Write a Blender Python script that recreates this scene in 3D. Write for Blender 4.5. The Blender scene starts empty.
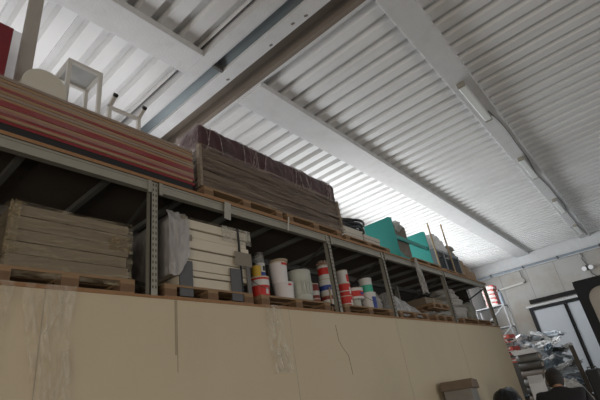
import bpy, math, random
from mathutils import Vector, Matrix, noise
PI = math.pi
SC = bpy.context.scene
COL = SC.collection

# ---------------------------------------------------------------- camera, world, lights, exposure
cam_d = bpy.data.cameras.new('camera'); cam = bpy.data.objects.new('camera', cam_d); COL.objects.link(cam)
SC.camera = cam
cam_d.sensor_fit = 'HORIZONTAL'; cam_d.sensor_width = 36; cam_d.lens = 415.84 / 600 * 36
cam_d.clip_start = 0.05; cam_d.clip_end = 200
_y, _p, _r = 0.6364812, 0.44744005, -0.16331256
_f = Vector((math.cos(_y)*math.cos(_p), math.sin(_y)*math.cos(_p), math.sin(_p)))
_rt = Vector((math.sin(_y), -math.cos(_y), 0)); _up = _rt.cross(_f)
_R = math.cos(_r)*_rt + math.sin(_r)*_up; _U = -math.sin(_r)*_rt + math.cos(_r)*_up
cam.matrix_world = Matrix(((_R.x, _U.x, -_f.x, 0), (_R.y, _U.y, -_f.y, 0), (_R.z, _U.z, -_f.z, 0), (0, 0, 0, 1)))

w = bpy.data.worlds.new('sky'); SC.world = w; w.use_nodes = True
bg = w.node_tree.nodes['Background']; bg.inputs[0].default_value = (0.80, 0.88, 1.0, 1); bg.inputs[1].default_value = 0.8
SC.view_settings.view_transform = 'Standard'; SC.view_settings.look = 'None'
SC.view_settings.exposure = 0.0; SC.view_settings.gamma = 1.0
SC.view_settings.use_curve_mapping = False

def area(name, loc, direction, sx, sy, power, color=(1, 1, 1)):
    l = bpy.data.lights.new(name, 'AREA'); l.shape = 'RECTANGLE'; l.size = sx; l.size_y = sy
    l.energy = power; l.color = color
    o = bpy.data.objects.new(name, l); COL.objects.link(o); o.location = loc
    o.rotation_euler = Vector(direction).to_track_quat('-Z', 'Y').to_euler()
    return o
# daylight through the high windows of the left wall (behind the rack); the gate lamps are added fill at unseen openings
area('window_daylight', (11.8, 5.24, 2.72), (0, -1, 0), 11.6, 1.1, 350, (0.95, 0.98, 1.0))
area('window_daylight', (0.9, 5.24, 2.72), (0, -1, 0), 6.2, 1.1, 85, (0.97, 0.98, 1.0))
area('gate_daylight', (-5.8, -3.6, -0.2), (1, 0.1, -0.35), 5.4, 2.8, 240, (1.0, 0.86, 0.68))  # added warm fill from behind the camera, its gate is unseen
area('side_gate_daylight', (5.0, -6.3, -0.5), (0, 1, -0.45), 6.0, 2.2, 100, (1.0, 0.90, 0.78))  # added fill to brighten the beige partition, source unseen
area('side_gate_daylight', (15.5, -6.3, 0.0), (0, 1, 0.0), 5.0, 3.2, 95, (0.88, 0.95, 1.0))  # added cool fill for the heap and far doors, source unseen

FLOOR = -1.65
# ---------------------------------------------------------------- materials
_M = {}
def mat(name, c, rough=0.6, metal=0.0, var=0.12, scale=6.0, bump=0.0, stretch=(1, 1, 1), dirt=None, dirt_amt=0.4,
        alpha=1.0, trans=0.0, spec=0.5, bscale=None, coord='Object', dscale=2.0, dlo=0.5, dhi=0.75):
    if name in _M: return _M[name]
    m = bpy.data.materials.new(name); m.use_nodes = True; nt = m.node_tree; N = nt.nodes; L = nt.links
    b = N['Principled BSDF']; b.inputs['Roughness'].default_value = rough; b.inputs['Metallic'].default_value = metal
    b.inputs['Specular IOR Level'].default_value = spec
    b.inputs['Alpha'].default_value = alpha
    b.inputs['Transmission Weight'].default_value = trans
    tc = N.new('ShaderNodeTexCoord'); mp = N.new('ShaderNodeMapping'); mp.inputs['Scale'].default_value = stretch
    L.new(tc.outputs[coord], mp.inputs[0])
    nz = N.new('ShaderNodeTexNoise'); nz.inputs['Scale'].default_value = scale; nz.inputs['Detail'].default_value = 5
    L.new(mp.outputs[0], nz.inputs['Vector'])
    mx = N.new('ShaderNodeMix'); mx.data_type = 'RGBA'
    lo = [max(0, x*(1-var)) for x in c]; hi = [min(1, x*(1+var)) for x in c]
    mx.inputs[6].default_value = (*lo, 1); mx.inputs[7].default_value = (*hi, 1)
    L.new(nz.outputs['Fac'], mx.inputs[0]); out = mx.outputs[2]
    if dirt:
        n2 = N.new('ShaderNodeTexNoise'); n2.inputs['Scale'].default_value = dscale; n2.inputs['Detail'].default_value = 7
        n2.inputs['Roughness'].default_value = 0.65
        L.new(mp.outputs[0], n2.inputs['Vector'])
        mr = N.new('ShaderNodeMapRange'); mr.inputs[1].default_value = dlo; mr.inputs[2].default_value = dhi
        mr.inputs[4].default_value = dirt_amt; L.new(n2.outputs['Fac'], mr.inputs[0])
        m2 = N.new('ShaderNodeMix'); m2.data_type = 'RGBA'; L.new(mr.outputs[0], m2.inputs[0])
        L.new(out, m2.inputs[6]); m2.inputs[7].default_value = (*dirt, 1); out = m2.outputs[2]
    L.new(out, b.inputs['Base Color'])
    if bump:
        bp = N.new('ShaderNodeBump'); bp.inputs['Strength'].default_value = bump; bp.inputs['Distance'].default_value = 0.02
        n3 = N.new('ShaderNodeTexNoise'); n3.inputs['Scale'].default_value = bscale or scale*3; n3.inputs['Detail'].default_value = 4
        L.new(mp.outputs[0], n3.inputs['Vector'])
        L.new(n3.outputs['Fac'], bp.inputs['Height']); L.new(bp.outputs[0], b.inputs['Normal'])
    _M[name] = m; return m

def film(name, c=(0.85, 0.85, 0.83), lo=0.1, hi=0.75, scale=5, rough=0.25, stretch=(1, 1, 1), bump=0.6):
    """thin clear plastic film: wrinkles catch light, the rest lets what is behind show"""
    if name in _M: return _M[name]
    m = mat(name, c, rough, scale=scale, bump=bump, stretch=stretch)
    nt = m.node_tree; N = nt.nodes; L = nt.links; b = N['Principled BSDF']
    mp = [n for n in N if n.type == 'MAPPING'][0]
    n = N.new('ShaderNodeTexNoise'); n.inputs['Scale'].default_value = scale*1.7; n.inputs['Detail'].default_value = 6
    n.inputs['Distortion'].default_value = 1.2
    L.new(mp.outputs[0], n.inputs['Vector'])
    r = N.new('ShaderNodeMapRange'); r.inputs[1].default_value = 0.38; r.inputs[2].default_value = 0.68
    r.inputs[3].default_value = lo; r.inputs[4].default_value = hi
    L.new(n.outputs['Fac'], r.inputs[0]); L.new(r.outputs[0], b.inputs['Alpha'])
    return m

WHITE_DECK = mat('painted_deck', (0.72, 0.72, 0.715), 0.5, var=0.07, scale=1.1, stretch=(1.5, 0.5, 1), dirt=(0.50, 0.49, 0.47), dirt_amt=0.4, dscale=1.0)
WHITE_BEAM = mat('painted_concrete', (0.62, 0.62, 0.62), 0.7, var=0.08, scale=4, bump=0.25, bscale=40, dirt=(0.45, 0.44, 0.42), dirt_amt=0.4, dscale=3)
SHADED_CONC = mat('aged_concrete', (0.21, 0.175, 0.14), 0.85, var=0.2, scale=3, bump=0.3, bscale=30)  # dark brown puts the shade of the girder recess into the colour
GUTTER = mat('gutter_metal', (0.15, 0.18, 0.19), 0.45, 0.3, var=0.12, scale=3)
DARK = mat('dark_joint', (0.03, 0.03, 0.03), 0.9)
PARTITION = mat('beige_paint', (0.57, 0.48, 0.335), 0.65, var=0.05, scale=0.7, bump=0.04, dirt=(0.46, 0.39, 0.28), dirt_amt=0.4, dscale=0.9, stretch=(1, 1, 0.6))
FAR_WALL = mat('far_wall_paint', (0.44, 0.435, 0.42), 0.8, var=0.08, scale=1, dirt=(0.33, 0.27, 0.20), dirt_amt=0.7, dscale=0.45, dlo=0.47, dhi=0.66)
FLOOR_M = mat('concrete_floor', (0.10, 0.095, 0.09), 0.5, var=0.2, scale=2)
GALV = mat('galvanised_steel', (0.33, 0.315, 0.265), 0.55, 0.3, var=0.12, scale=9, dirt=(0.30, 0.24, 0.17), dirt_amt=0.5, dscale=4, dlo=0.55)
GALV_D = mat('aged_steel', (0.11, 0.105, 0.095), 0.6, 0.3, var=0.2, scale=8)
CHIP = mat('chipboard', (0.30, 0.16, 0.075), 0.8, var=0.25, scale=40, bump=0.1)
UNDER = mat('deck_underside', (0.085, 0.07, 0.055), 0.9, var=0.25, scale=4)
WOOD = mat('pallet_wood', (0.27, 0.17, 0.09), 0.8, var=0.3, scale=7, stretch=(1, 6, 6), bump=0.2)
WOOD_B = mat('pallet_block_wood', (0.17, 0.10, 0.055), 0.85, var=0.3, scale=12, bump=0.2)
BLACK = mat('black_plastic', (0.012, 0.012, 0.013), 0.45)
BLACKM = mat('black_frame_paint', (0.010, 0.010, 0.012), 0.7)
WHITE_PL = mat('white_plastic', (0.62, 0.61, 0.58), 0.4, var=0.05)
WHITE_MT = mat('white_enamel', (0.56, 0.54, 0.50), 0.4, var=0.06)
FILM = film('stretch_film', (0.55, 0.50, 0.43), lo=0.10, hi=0.45, scale=2.2, stretch=(0.6, 1, 7), rough=0.4, bump=0.3)
FILM_W = film('hanging_film', (0.66, 0.62, 0.55), lo=0.0, hi=0.45, scale=4, stretch=(2.2, 1, 0.7), rough=0.25, bump=0.9)
FILM_T = film('thick_film', (0.50, 0.49, 0.48), lo=0.55, hi=0.95, scale=6, rough=0.3, bump=1.0)

# ---------------------------------------------------------------- mesh builder
class MB:
    def __init__(s): s.v = []; s.f = []; s.smooth = []
    def add(s, vs, fs, sm=False):
        n = len(s.v); s.v += [tuple(v) for v in vs]; s.f += [tuple(i+n for i in f) for f in fs]; s.smooth += [sm]*len(fs); return s
    def box(s, x0, x1, y0, y1, z0, z1):
        vs = [(x, y, z) for x in (x0, x1) for y in (y0, y1) for z in (z0, z1)]
        return s.add(vs, [(0, 1, 3, 2), (4, 6, 7, 5), (0, 4, 5, 1), (2, 3, 7, 6), (0, 2, 6, 4), (1, 5, 7, 3)])
    def obox(s, c, size, rot=(0, 0, 0)):
        from mathutils import Euler
        R = Euler(rot).to_matrix(); c = Vector(c); h = Vector(size)/2
        vs = [c + R @ Vector((x*h.x, y*h.y, z*h.z)) for x in (-1, 1) for y in (-1, 1) for z in (-1, 1)]
        return s.add(vs, [(0, 1, 3, 2), (4, 6, 7, 5), (0, 4, 5, 1), (2, 3, 7, 6), (0, 2, 6, 4), (1, 5, 7, 3)])
    def bar(s, p, q, wd, hd):
        p, q = Vector(p), Vector(q); d = (q-p).normalized()
        a = d.cross(Vector((0, 0, 1)));
        if a.length < 1e-3: a = Vector((1, 0, 0))
        a.normalize(); b = a.cross(d)
        vs = [e + a*sx*wd/2 + b*sz*hd/2 for e in (p, q) for sx in (-1, 1) for sz in (-1, 1)]
        return s.add(vs, [(0, 1, 3, 2), (4, 6, 7, 5), (0, 4, 5, 1), (2, 3, 7, 6), (0, 2, 6, 4), (1, 5, 7, 3)])
    def tube(s, pts, r, n=8, cap=True):
        pts = [Vector(p) for p in pts]; rings = []; prev = None
        for i, p in enumerate(pts):
            d = (pts[min(i+1, len(pts)-1)] - pts[max(i-1, 0)]).normalized()
            if prev is None:
                a = d.cross(Vector((0, 0, 1)))
                if a.length < 1e-3: a = Vector((1, 0, 0))
            else: a = prev - d*prev.dot(d)
            a.normalize(); prev = a; b = d.cross(a)
            rr = r[i] if isinstance(r, (list, tuple)) else r
            rings.append([p + (a*math.cos(2*PI*k/n) + b*math.sin(2*PI*k/n))*rr for k in range(n)])
        vs = [v for g in rings for v in g]; fs = []
        for i in range(len(rings)-1):
            for k in range(n): fs.append((i*n+k, i*n+(k+1) % n, (i+1)*n+(k+1) % n, (i+1)*n+k))
        s.add(vs, fs, True)
        if cap: s.add(rings[0], [tuple(range(n))[::-1]]); s.add(rings[-1], [tuple(range(n))])
        return s
    def lathe(s, prof, n=28, c=(0, 0, 0), a0=0, a1=2*PI):
        full = abs(a1-a0-2*PI) < 1e-6; m = n if full else n+1
        vs = [(c[0]+r*math.cos(a0+(a1-a0)*k/n), c[1]+r*math.sin(a0+(a1-a0)*k/n), c[2]+z) for r, z in prof for k in range(m)]
        fs = [(i*m+k, i*m+(k+1) % m, (i+1)*m+(k+1) % m, (i+1)*m+k) for i in range(len(prof)-1) for k in range(n)]
        return s.add(vs, fs, True)
    def prism(s, poly, y0, y1, axis='Y'):
        """poly in (x,z) extruded along Y, or (y,z) along X, or (x,y) along Z"""
        def P(a, b, t): return (a, t, b) if axis == 'Y' else ((t, a, b) if axis == 'X' else (a, b, t))
        n = len(poly); vs = [P(a, b, y0) for a, b in poly] + [P(a, b, y1) for a, b in poly]
        fs = [tuple(range(n)), tuple(range(2*n-1, n-1, -1))] + [(i, (i+1) % n, n+(i+1) % n, n+i) for i in range(n)]
        return s.add(vs, fs)
    def grid(s, fn, nu, nv, sm=True):
        vs = [fn(i/nu, j/nv) for i in range(nu+1) for j in range(nv+1)]
        fs = [(i*(nv+1)+j, (i+1)*(nv+1)+j, (i+1)*(nv+1)+j+1, i*(nv+1)+j+1) for i in range(nu) for j in range(nv)]
        return s.add(vs, fs, sm)
    def blob(s, c, r, seed=0, amp=0.25, freq=2.2, n=24, m=14, flat=None, power=1.0, sm=True):
        """crumpled closed sack; power<1 makes it boxier; flat = local z under which it is cut flat"""
        c = Vector(c); off = Vector((seed*3.17, seed*1.71, seed*0.73))
        def f(u, v):
            a = 2*PI*u; b = PI*(v-0.5)
            sg = lambda t: math.copysign(abs(t)**power, t)
            d = Vector((sg(math.cos(b))*sg(math.cos(a)), sg(math.cos(b))*sg(math.sin(a)), sg(math.sin(b))))
            q = Vector((math.cos(b)*math.cos(a), math.cos(b)*math.sin(a), math.sin(b)))*freq+off
            k = 1 + amp*(noise.noise(q)*1.3 - 0.5*abs(noise.noise(q*2.3))) + amp*0.35*noise.noise(q*4.7)
            p = Vector((d.x*r[0]*k, d.y*r[1]*k, d.z*r[2]*k))
            if flat is not None and p.z < flat: p.z = flat
            return c + p
        return s.grid(f, n, m, sm)
    def build(s, name, m, parent=None, bevel=0, subd=0, solid=0):
        me = bpy.data.meshes.new(name); me.from_pydata(s.v, [], s.f)
        me.polygons.foreach_set('use_smooth', s.smooth)
        me.materials.append(m)
        import bmesh as bmm
        b = bmm.new(); b.from_mesh(me); bmm.ops.remove_doubles(b, verts=b.verts, dist=1e-5)
        bmm.ops.recalc_face_normals(b, faces=b.faces); b.to_mesh(me); b.free()
        if any(s.smooth): me.set_sharp_from_angle(angle=math.radians(50))
        o = bpy.data.objects.new(name, me); COL.objects.link(o)
        if parent is not None: o.parent = parent
        if bevel:
            q = o.modifiers.new('bevel', 'BEVEL'); q.width = bevel; q.segments = 2; q.limit_method = 'ANGLE'
        if subd:
            q = o.modifiers.new('subd', 'SUBSURF'); q.levels = subd; q.render_levels = subd
        if solid:
            q = o.modifiers.new('solid', 'SOLIDIFY'); q.thickness = solid
        return o

def tag(o, label, cat, group=None, kind=None, loc=None, rz=None):
    o['label'] = label; o['category'] = cat
    if group: o['group'] = group
    if kind: o['kind'] = kind
    if loc is not None: o.location = loc
    if rz is not None: o.rotation_euler = (0, 0, rz)
    return o
def thing(name, label, cat, loc=(0, 0, 0), rz=0, group=None):
    o = bpy.data.objects.new(name, None); COL.objects.link(o); o.empty_display_size = 0.1
    return tag(o, label, cat, group, None, loc, rz)
def struct(name, mb, m, parent=None, bevel=0):
    o = mb.build(name, m, parent, bevel)
    if parent is None: o['kind'] = 'structure'
    return o
def dup(root, loc=None, rz=None, label=None, group=None):
    r = root.copy(); COL.objects.link(r)
    if loc is not None: r.location = loc
    if rz is not None: r.rotation_euler = (0, 0, rz)
    if label: r['label'] = label
    if group: r['group'] = group
    for ch in list(root.children):
        c = ch.copy(); COL.objects.link(c); c.parent = r
        for g in list(ch.children):
            d = g.copy(); COL.objects.link(d); d.parent = c
    return r
def B(x0, x1, y0, y1, z0, z1): return MB().box(x0, x1, y0, y1, z0, z1)

# ---------------------------------------------------------------- structure
XF = 19.0      # far wall plane
YL = 5.3       # left wall plane
YR = -6.5; XB = -6.0
struct('floor', B(XB-.2, XF+.2, YR-.2, YL+.2, FLOOR-.2, FLOOR), FLOOR_M)
def wall_with_holes(name, axis, at, th, a0, a1, z0, z1, holes, m):
    mb = MB(); cur = a0
    def bx(p, q, r, s_):
        if q-p < 1e-4 or s_-r < 1e-4: return
        if axis == 'Y': mb.box(p, q, at, at+th, r, s_)
        else: mb.box(at, at+th, p, q, r, s_)
    for h0, h1, hz0, hz1 in holes:
        bx(cur, h0, z0, z1); bx(h0, h1, z0, hz0); bx(h0, h1, hz1, z1); cur = h1
    bx(cur, a1, z0, z1)
    return struct(name, mb, m)
DZ = 4.10      # underside of the ceiling deck
wall_with_holes('wall_left', 'Y', YL, .2, XB, XF, FLOOR, 4.5, [(-2.2, 4.0, 2.15, 3.3), (6.0, 17.6, 2.15, 3.3)], FAR_WALL)
wall_with_holes('wall_right', 'Y', YR-.2, .2, XB, XF, FLOOR, 4.5, [(2.0, 8.0, FLOOR, 2.2), (13.0, 18.0, FLOOR, 2.2)], FAR_WALL)  # unseen openings added for the two side fill lamps
wall_with_holes('wall_back', 'X', XB-.2, .2, YR, YL, FLOOR, 4.5, [(-6.2, -.6, FLOOR, 2.2)], FAR_WALL)  # unseen gate opening added for the fill lamp behind the camera
WG = mat('window_glass', (0.9, 0.95, 0.95), 0.1, alpha=0.15)
for n, (a, b) in enumerate(((-2.2, 4.0), (6.0, 17.6))):
    fr = MB(); k = int((b-a)/1.3)
    for i in range(k+1):
        x = a + (b-a)*i/k; fr.box(x-.025, x+.025, YL+.04, YL+.1, 2.15, 3.3)
    fr.box(a, b, YL+.04, YL+.1, 2.15, 2.21); fr.box(a, b, YL+.04, YL+.1, 3.24, 3.3)
    wn = struct('window_%d' % (n+1), fr, GALV_D)
    B(a, b, YL+.065, YL+.075, 2.15, 3.3).build('pane', WG, wn)

# ribbed roof deck: flat plates with narrow raised flutes running along Y
def deck(x0, x1, y0, y1):
    P = 0.287; ph = 5.60 - 0.287*60; pts = []
    k = math.floor((x0-ph)/P)
    while True:
        c = ph + k*P
        if c - .12 > x1: break
        for dx, dz in ((-.066, 0), (-.034, .08), (.034, .08), (.066, 0)):
            if x0 <= c+dx <= x1: pts.append((c+dx, DZ+dz))
        k += 1
    pts = [(x0, DZ)] + pts + [(x1, DZ)]
    mb = MB()
    vs = [(x, y, z) for x, z in pts for y in (y0, y1)]
    mb.add(vs, [(2*i, 2*i+1, 2*i+3, 2*i+2) for i in range(len(pts)-1)])
    top = [(x0, y0, 4.3), (x1, y0, 4.3), (x1, y1, 4.3), (x0, y1, 4.3)]
    mb.add(top, [(0, 1, 2, 3)])
    return mb
ceiling = struct('ceiling', deck(XB, 2.49, YR, YL), WHITE_DECK)
struct('ceiling_panel_right', deck(3.46, XF, YR, YL), WHITE_DECK, ceiling)
# girder across the hall
struct('trim_1', B(2.54, 2.70, YR, YL, 4.0, 4.35).box(2.70, 2.735, YR, YL, 4.02, 4.35), WHITE_BEAM, bevel=.006)
struct('trim_2', B(2.89, 3.085, YR, YL, 4.0, 4.35), WHITE_BEAM, bevel=.008)
g = struct('trim_3', MB().prism([(2.735, 4.14), (2.89, 4.05), (2.89, 4.20), (2.735, 4.20)], YR, YL), GUTTER)
MB().box(2.735, 2.89, 3.02, 3.06, 4.0, 4.14).build('gutter_bracket', GALV_D, g)
struct('trim_4', B(3.085, 3.43, YR, YL, 4.22, 4.35).box(3.36, 3.43, YR, YL, 4.05, 4.22), SHADED_CONC)
struct('trim_5', B(3.43, 3.462, YR, YL, 4.045, 4.35), WHITE_BEAM)
struct('trim_6', B(2.49, 2.54, YR, YL, 4.18, 4.35), DARK)
rnd = random.Random(4)
sp = MB()
for y, x in ((1.0, 3.0), (1.35, 3.02), (1.72, 3.03), (1.9, 3.0), (2.3, 3.04), (3.1, 3.03)):
    sp.obox((x, y, 4.0), (.03, .045, .004), (0, 0, rnd.random()))
sp.build('chipped_spot', mat('chipped_concrete', (.2, .18, .16), .9), g)
# purlins (flat precast beams along X)
def purlin(n, x0, x1, y0, y1):
    m = B(x0, x1, y0, y1, 4.0, DZ+.0)
    o = struct('trim_%d' % n, m, WHITE_BEAM, bevel=.006)
    return o
pA = purlin(7, 3.46, XF, .70, 1.03)
pB = purlin(8, 3.46, XF, 2.90, 3.38)
pC = purlin(9, XB, 2.54, 2.98, 3.38)
pD = purlin(10, 3.46, XF, -1.62, -1.28)
pE = purlin(11, XB, 2.54, .70, 1.03)
MB().tube([(3.5, 1.04, 4.01), (18.7, 1.04, 4.01)], .006, 6).build('bead', mat('bead', (.8, .8, .8), .4), pA)

# far wall, its beam and seams
fw = wall_with_holes('wall_far', 'X', XF, .2, YR, YL, FLOOR, 4.5, [], FAR_WALL)
sm = MB()
for y in (4.35, 3.3, 2.25, 1.2, 0.15): sm.box(XF-.004, XF, y-.012, y+.012, FLOOR, 3.5)
sm.build('panel_seam', mat('seam', (.3, .29, .28), .9), fw)
struct('trim_12', B(XF-.16, XF, YR, YL, 3.50, 4.09), mat('edge_beam_paint', (.60, .61, .62), .7, dirt=(.5, .49, .47), dscale=1), bevel=.01)

# the painted box room below the rack
PX1 = 11.42
part_wall = struct('wall_partition', B(-5.9, PX1, 3.0, 4.25, FLOOR, .925), PARTITION)
struct('trim_13', B(-5.9, PX1+.02, 2.99, 4.27, .925, .945), CHIP)
seam = MB()
for x in (-1.4, 1.07, 3.52, 5.97, 8.42): seam.box(x-.0025, x+.0025, 2.998, 3.0, FLOOR, .925)
seam.build('panel_seam', mat('faint_seam', (.40, .355, .30), .8), part_wall)

# ---------------------------------------------------------------- far wall fittings
t = thing('service_pipe', 'long blue-grey pipe clipped along the concrete beam on the far wall', 'pipe', (XF-.24, 0, 3.56))
MB().tube([(0, -3, 0), (0, YL-.02, 0)], .038, 12).build('tube', mat('pipe_grey', (.27, .32, .37), .45, .2), t)
cl = MB()
for y in (.55, 2.0, 3.3, 4.6): cl.box(-.045, .082, y-.03, y+.03, -.05, .05)
cl.build('clip', GALV_D, t)
t = thing('cable_duct', 'short white cable duct high on the far wall under the blue-grey pipe', 'duct', (XF-.08, 0, 0))
MB().tube([(0, 4.9, 2.93), (0, 3.52, 2.99)], .045, 10).build('duct_tube', WHITE_PL, t)
MB().tube([(0, 3.52, 2.99), (0.0, 3.44, 2.99), (0, 3.42, 3.1), (0, 3.5, 3.22), (0, 3.5, 3.48)], .016, 8).build('cable', GALV_D, t)
t = thing('emergency_spotlight', 'twin round emergency spotlights on a drooping cable high on the far wall', 'light', (XF-.07, 1.22, 2.93))
B(.0, .07, -.05, .05, -.10, .10).build('bracket', GALV_D, t)
for dy in (-.10, .12):
    h = MB().tube([(-.02, dy, -.02), (-.06, dy, -.03), (-.10, dy, -.03)], [.03, .07, .085], 16).build('lamp_head', mat('lamp_white', (.85, .86, .88), .2), t)
    MB().tube([(-.10, dy, -.03), (-.108, dy, -.03)], .075, 16).build('lens', mat('lens_clear', (.95, .95, 1), .05), h)
MB().tube([(.03, .02, 1.1), (-.02, .10, .75), (.0, .05, .62), (-.02, 0, .45), (.0, .06, .35), (.0, -.02, .1), (.0, -.05, -.25), (.0, -.17, -.42), (0, -.30, -.40)], .018, 6).build('cable', GALV_D, t)

# sliding doors of the far wall
d = struct('door_1', B(XF-.10, XF-.04, 2.46, 3.55, FLOOR, 1.86), mat('white_door_panel', (.60, .63, .67), .45, var=.04))
B(XF-.10, XF-.04, 1.35, 2.34, FLOOR, 1.86).build('door_leaf', _M['white_door_panel'], d)
B(XF-.14, XF-.02, 3.55, 3.68, FLOOR, 2.0).box(XF-.14, XF-.02, 1.2, 3.55, 1.86, 1.95).build('door_frame', BLACKM, d)
B(XF-.14, XF-.02, 2.34, 2.38, FLOOR, 1.86).box(XF-.14, XF-.02, 2.42, 2.46, FLOOR, 1.86).build('meeting_stile', BLACKM, d)
struct('trim_14', B(XF-.18, XF, .6, 3.75, 1.98, 2.06), WHITE_BEAM)
tag(B(-.05, .05, -.82, .82, -.075, .075).build('door_transom', mat('dark_slate', (.014, .013, .012), .9, dirt=(.07, .04, .02), dscale=2)), 'dark narrow transom panel above the white sliding doors', 'panel', loc=(XF-.06, 2.75, 2.20))

# black-framed cab with rounded window, right edge
def rrect(y0, y1, z0, z1, r, n=6):
    pts = []
    for cy, cz, a in ((y1-r, z1-r, 0), (y0+r, z1-r, PI/2), (y0+r, z0+r, PI), (y1-r, z0+r, 1.5*PI)):
        for k in range(n+1): pts.append((cy+r*math.cos(a+k*PI/2/n), cz+r*math.sin(a+k*PI/2/n)))
    return pts
t = thing('truck_cab', 'tall black cab with a rounded beige window at the right edge', 'vehicle', (12.0, .30, FLOOR))
fm = MB()
o_ = [(-.95, 0.55), (.92, .55), (.92, 3.27), (-.95, 3.27)]
i_ = rrect(-.75, .72, 1.2, 3.05, .28)
fm.box(.06, 1.9, -.95, .92, .55, 3.27)
# window surround: ring of quads around the rounded opening
outer = []
for (y, z) in i_:
    cy, cz = -.015, 2.1; dy, dz = y-cy, z-cz
    s_ = min((.935/abs(dy)) if abs(dy) > 1e-6 else 9, ((1.17 if dz > 0 else 1.55)/abs(dz)) if abs(dz) > 1e-6 else 9)
    outer.append((cy+dy*s_, cz+dz*s_))
n_ = len(i_)
vs = [(0, *p) for p in outer] + [(0, *p) for p in i_] + [(.06, *p) for p in outer] + [(.06, *p) for p in i_]
fs = []
for k in range(n_):
    q = (k+1) % n_
    fs += [(k, q, n_+q, n_+k), (2*n_+k, 3*n_+k, 3*n_+q, 2*n_+q), (k, 2*n_+k, 2*n_+q, q), (n_+k, n_+q, 3*n_+q, 3*n_+k)]
fm.add(vs, fs)
fm.build('cab_body', BLACKM, t)
MB().prism(rrect(-.75, .72, 1.2, 3.05, .28), .04, .058, 'X').build('window_pane', mat('beige_blind', (.52, .48, .42), .35), t)
MB().tube([(1, -.6, 0.0), (1, -.6, .0)], .3).v
wh = MB()
for x in (.45, 1.5):
    for y in (-.95, .67): wh.tube([(x, y, .36), (x, y+.25, .36)], .36, 24)
wh.box(.2, 1.8, -.5, .5, .4, .6)
wh.build('wheel', BLACK, t)

# ---------------------------------------------------------------- ceiling lights
LAMP_W = mat('diffuser_acrylic', (.80, .82, .80), .25, var=.04)
def fluo(x0, x1, label):
    t = thing('ceiling_light', label, 'light', ((x0+x1)/2, .885, 4.0), group='fluorescent battens under the ceiling beam')
    L_ = (x1-x0)/2
    B(-L_, L_, -.05, .05, -.035, 0).build('housing', WHITE_MT, t, bevel=.004)
    B(-L_+.03, L_-.03, -.058, .058, -.08, -.035).build('diffuser', LAMP_W, t, bevel=.015)
    e = B(-L_-.004, -L_+.03, -.06, .06, -.085, 0).box(L_-.03, L_+.004, -.06, .06, -.085, 0).build('end_cap', GALV, t, bevel=.004)
for a, b, l in ((5.75, 7.12, 'fluorescent batten light on the ceiling beam nearest the camera, first in its row'),
                (9.3, 10.7, 'fluorescent batten light on the ceiling beam, second from the camera'),
                (12.9, 14.4, 'fluorescent batten light on the ceiling beam, third from the camera'),
                (16.4, 17.9, 'fluorescent batten light on the ceiling beam, farthest, near the far wall')):
    fluo(a, b, l)
cb = MB(); pts = []
for i in range(70):
    x = 6.9 + i*.168; pts.append((x, .79 + .03*math.sin(x*1.3)+.012*math.sin(x*3.1), 3.992))
cb.tube(pts, .009, 6)
tag(cb.build('electric_cable', mat('grey_cable', (.16, .15, .15), .6)), 'thin dark electric cable looping along the ceiling beam between the lights', 'cable')

# ---------------------------------------------------------------- the rack
rack = thing('pallet_rack', 'long galvanised steel pallet rack standing on the beige box wall', 'rack', (0, 0, .945))
RT = 2.03-.945     # deck top above the rack base
POSTS = [-.85, 1.88, 4.56, 6.07, 8.60, 11.33]
slot = mat('slot_shadow', (.10, .085, .065), .9)
for px in POSTS:
    for py in (3.0, 4.09):
        u = MB()
        u.box(px-.037, px+.037, py, py+.012, 0, RT-.03)
        u.box(px-.037, px-.029, py, py+.07, 0, RT-.03); u.box(px+.029, px+.037, py, py+.07, 0, RT-.03)
        po = u.build('upright', GALV, rack)
        if py == 3.0:
            h = MB()
            for k in range(19):
                z = .06+k*.053
                for sx in (-.014, .014): h.box(px+sx-.006, px+sx+.006, py-.002, py, z, z+.024)
            h.build('slot_row', slot, po)
    fr = MB()
    fr.bar((px, 3.07, .1), (px, 4.09, .55), .02, .03); fr.bar((px, 3.07, .95), (px, 4.09, .55), .02, .03)
    fr.build('frame_brace', mat('dark_brace', (.05, .048, .042), .7), rack)
for i in range(len(POSTS)-1):
    a, b = POSTS[i]+.039, POSTS[i+1]-.039
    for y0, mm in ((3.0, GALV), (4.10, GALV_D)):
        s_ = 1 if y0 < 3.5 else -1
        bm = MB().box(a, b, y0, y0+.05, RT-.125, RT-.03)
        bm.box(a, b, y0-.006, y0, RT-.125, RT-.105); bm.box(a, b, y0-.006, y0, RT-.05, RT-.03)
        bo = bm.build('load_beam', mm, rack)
        if y0 < 3.5:
            for q in (a, b-.035): B(q, q+.035, 2.985, 3.0, RT-.15, RT-.03).build('beam_connector', GALV, bo)
    n = max(2, round((b-a)/.62))
    for k in range(n):
        x = a + (k+.5)*(b-a)/n
        B(x-.022, x+.022, 3.05, 4.10, RT-.085, RT-.033).build('cross_bar', mat('cross_bar_steel', (.20, .20, .19), .5, .3), rack)
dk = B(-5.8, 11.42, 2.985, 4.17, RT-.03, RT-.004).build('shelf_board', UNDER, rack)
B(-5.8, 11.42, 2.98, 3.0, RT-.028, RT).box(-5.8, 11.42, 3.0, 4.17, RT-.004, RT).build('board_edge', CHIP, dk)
B(-5.8, 11.42, 4.17, 4.19, 0, RT).build('back_sheet', mat('dark_back_sheet', (.035, .03, .025), .9), rack)  # added dark sheet, keeps window light out of the shelf interior
tp = MB().obox((2.72, 2.972, RT-.12), (.085, .006, .2), (0, .10, 0))
tp.build('tape_strip', mat('grey_tape', (.36, .34, .30), .6), rack)
tp = MB().obox((3.70, 2.97, RT-.05), (.02, .006, .2), (0, .25, 0))
tp.build('tape_tail', mat('pale_strap', (.5, .48, .42), .5), rack)

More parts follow.
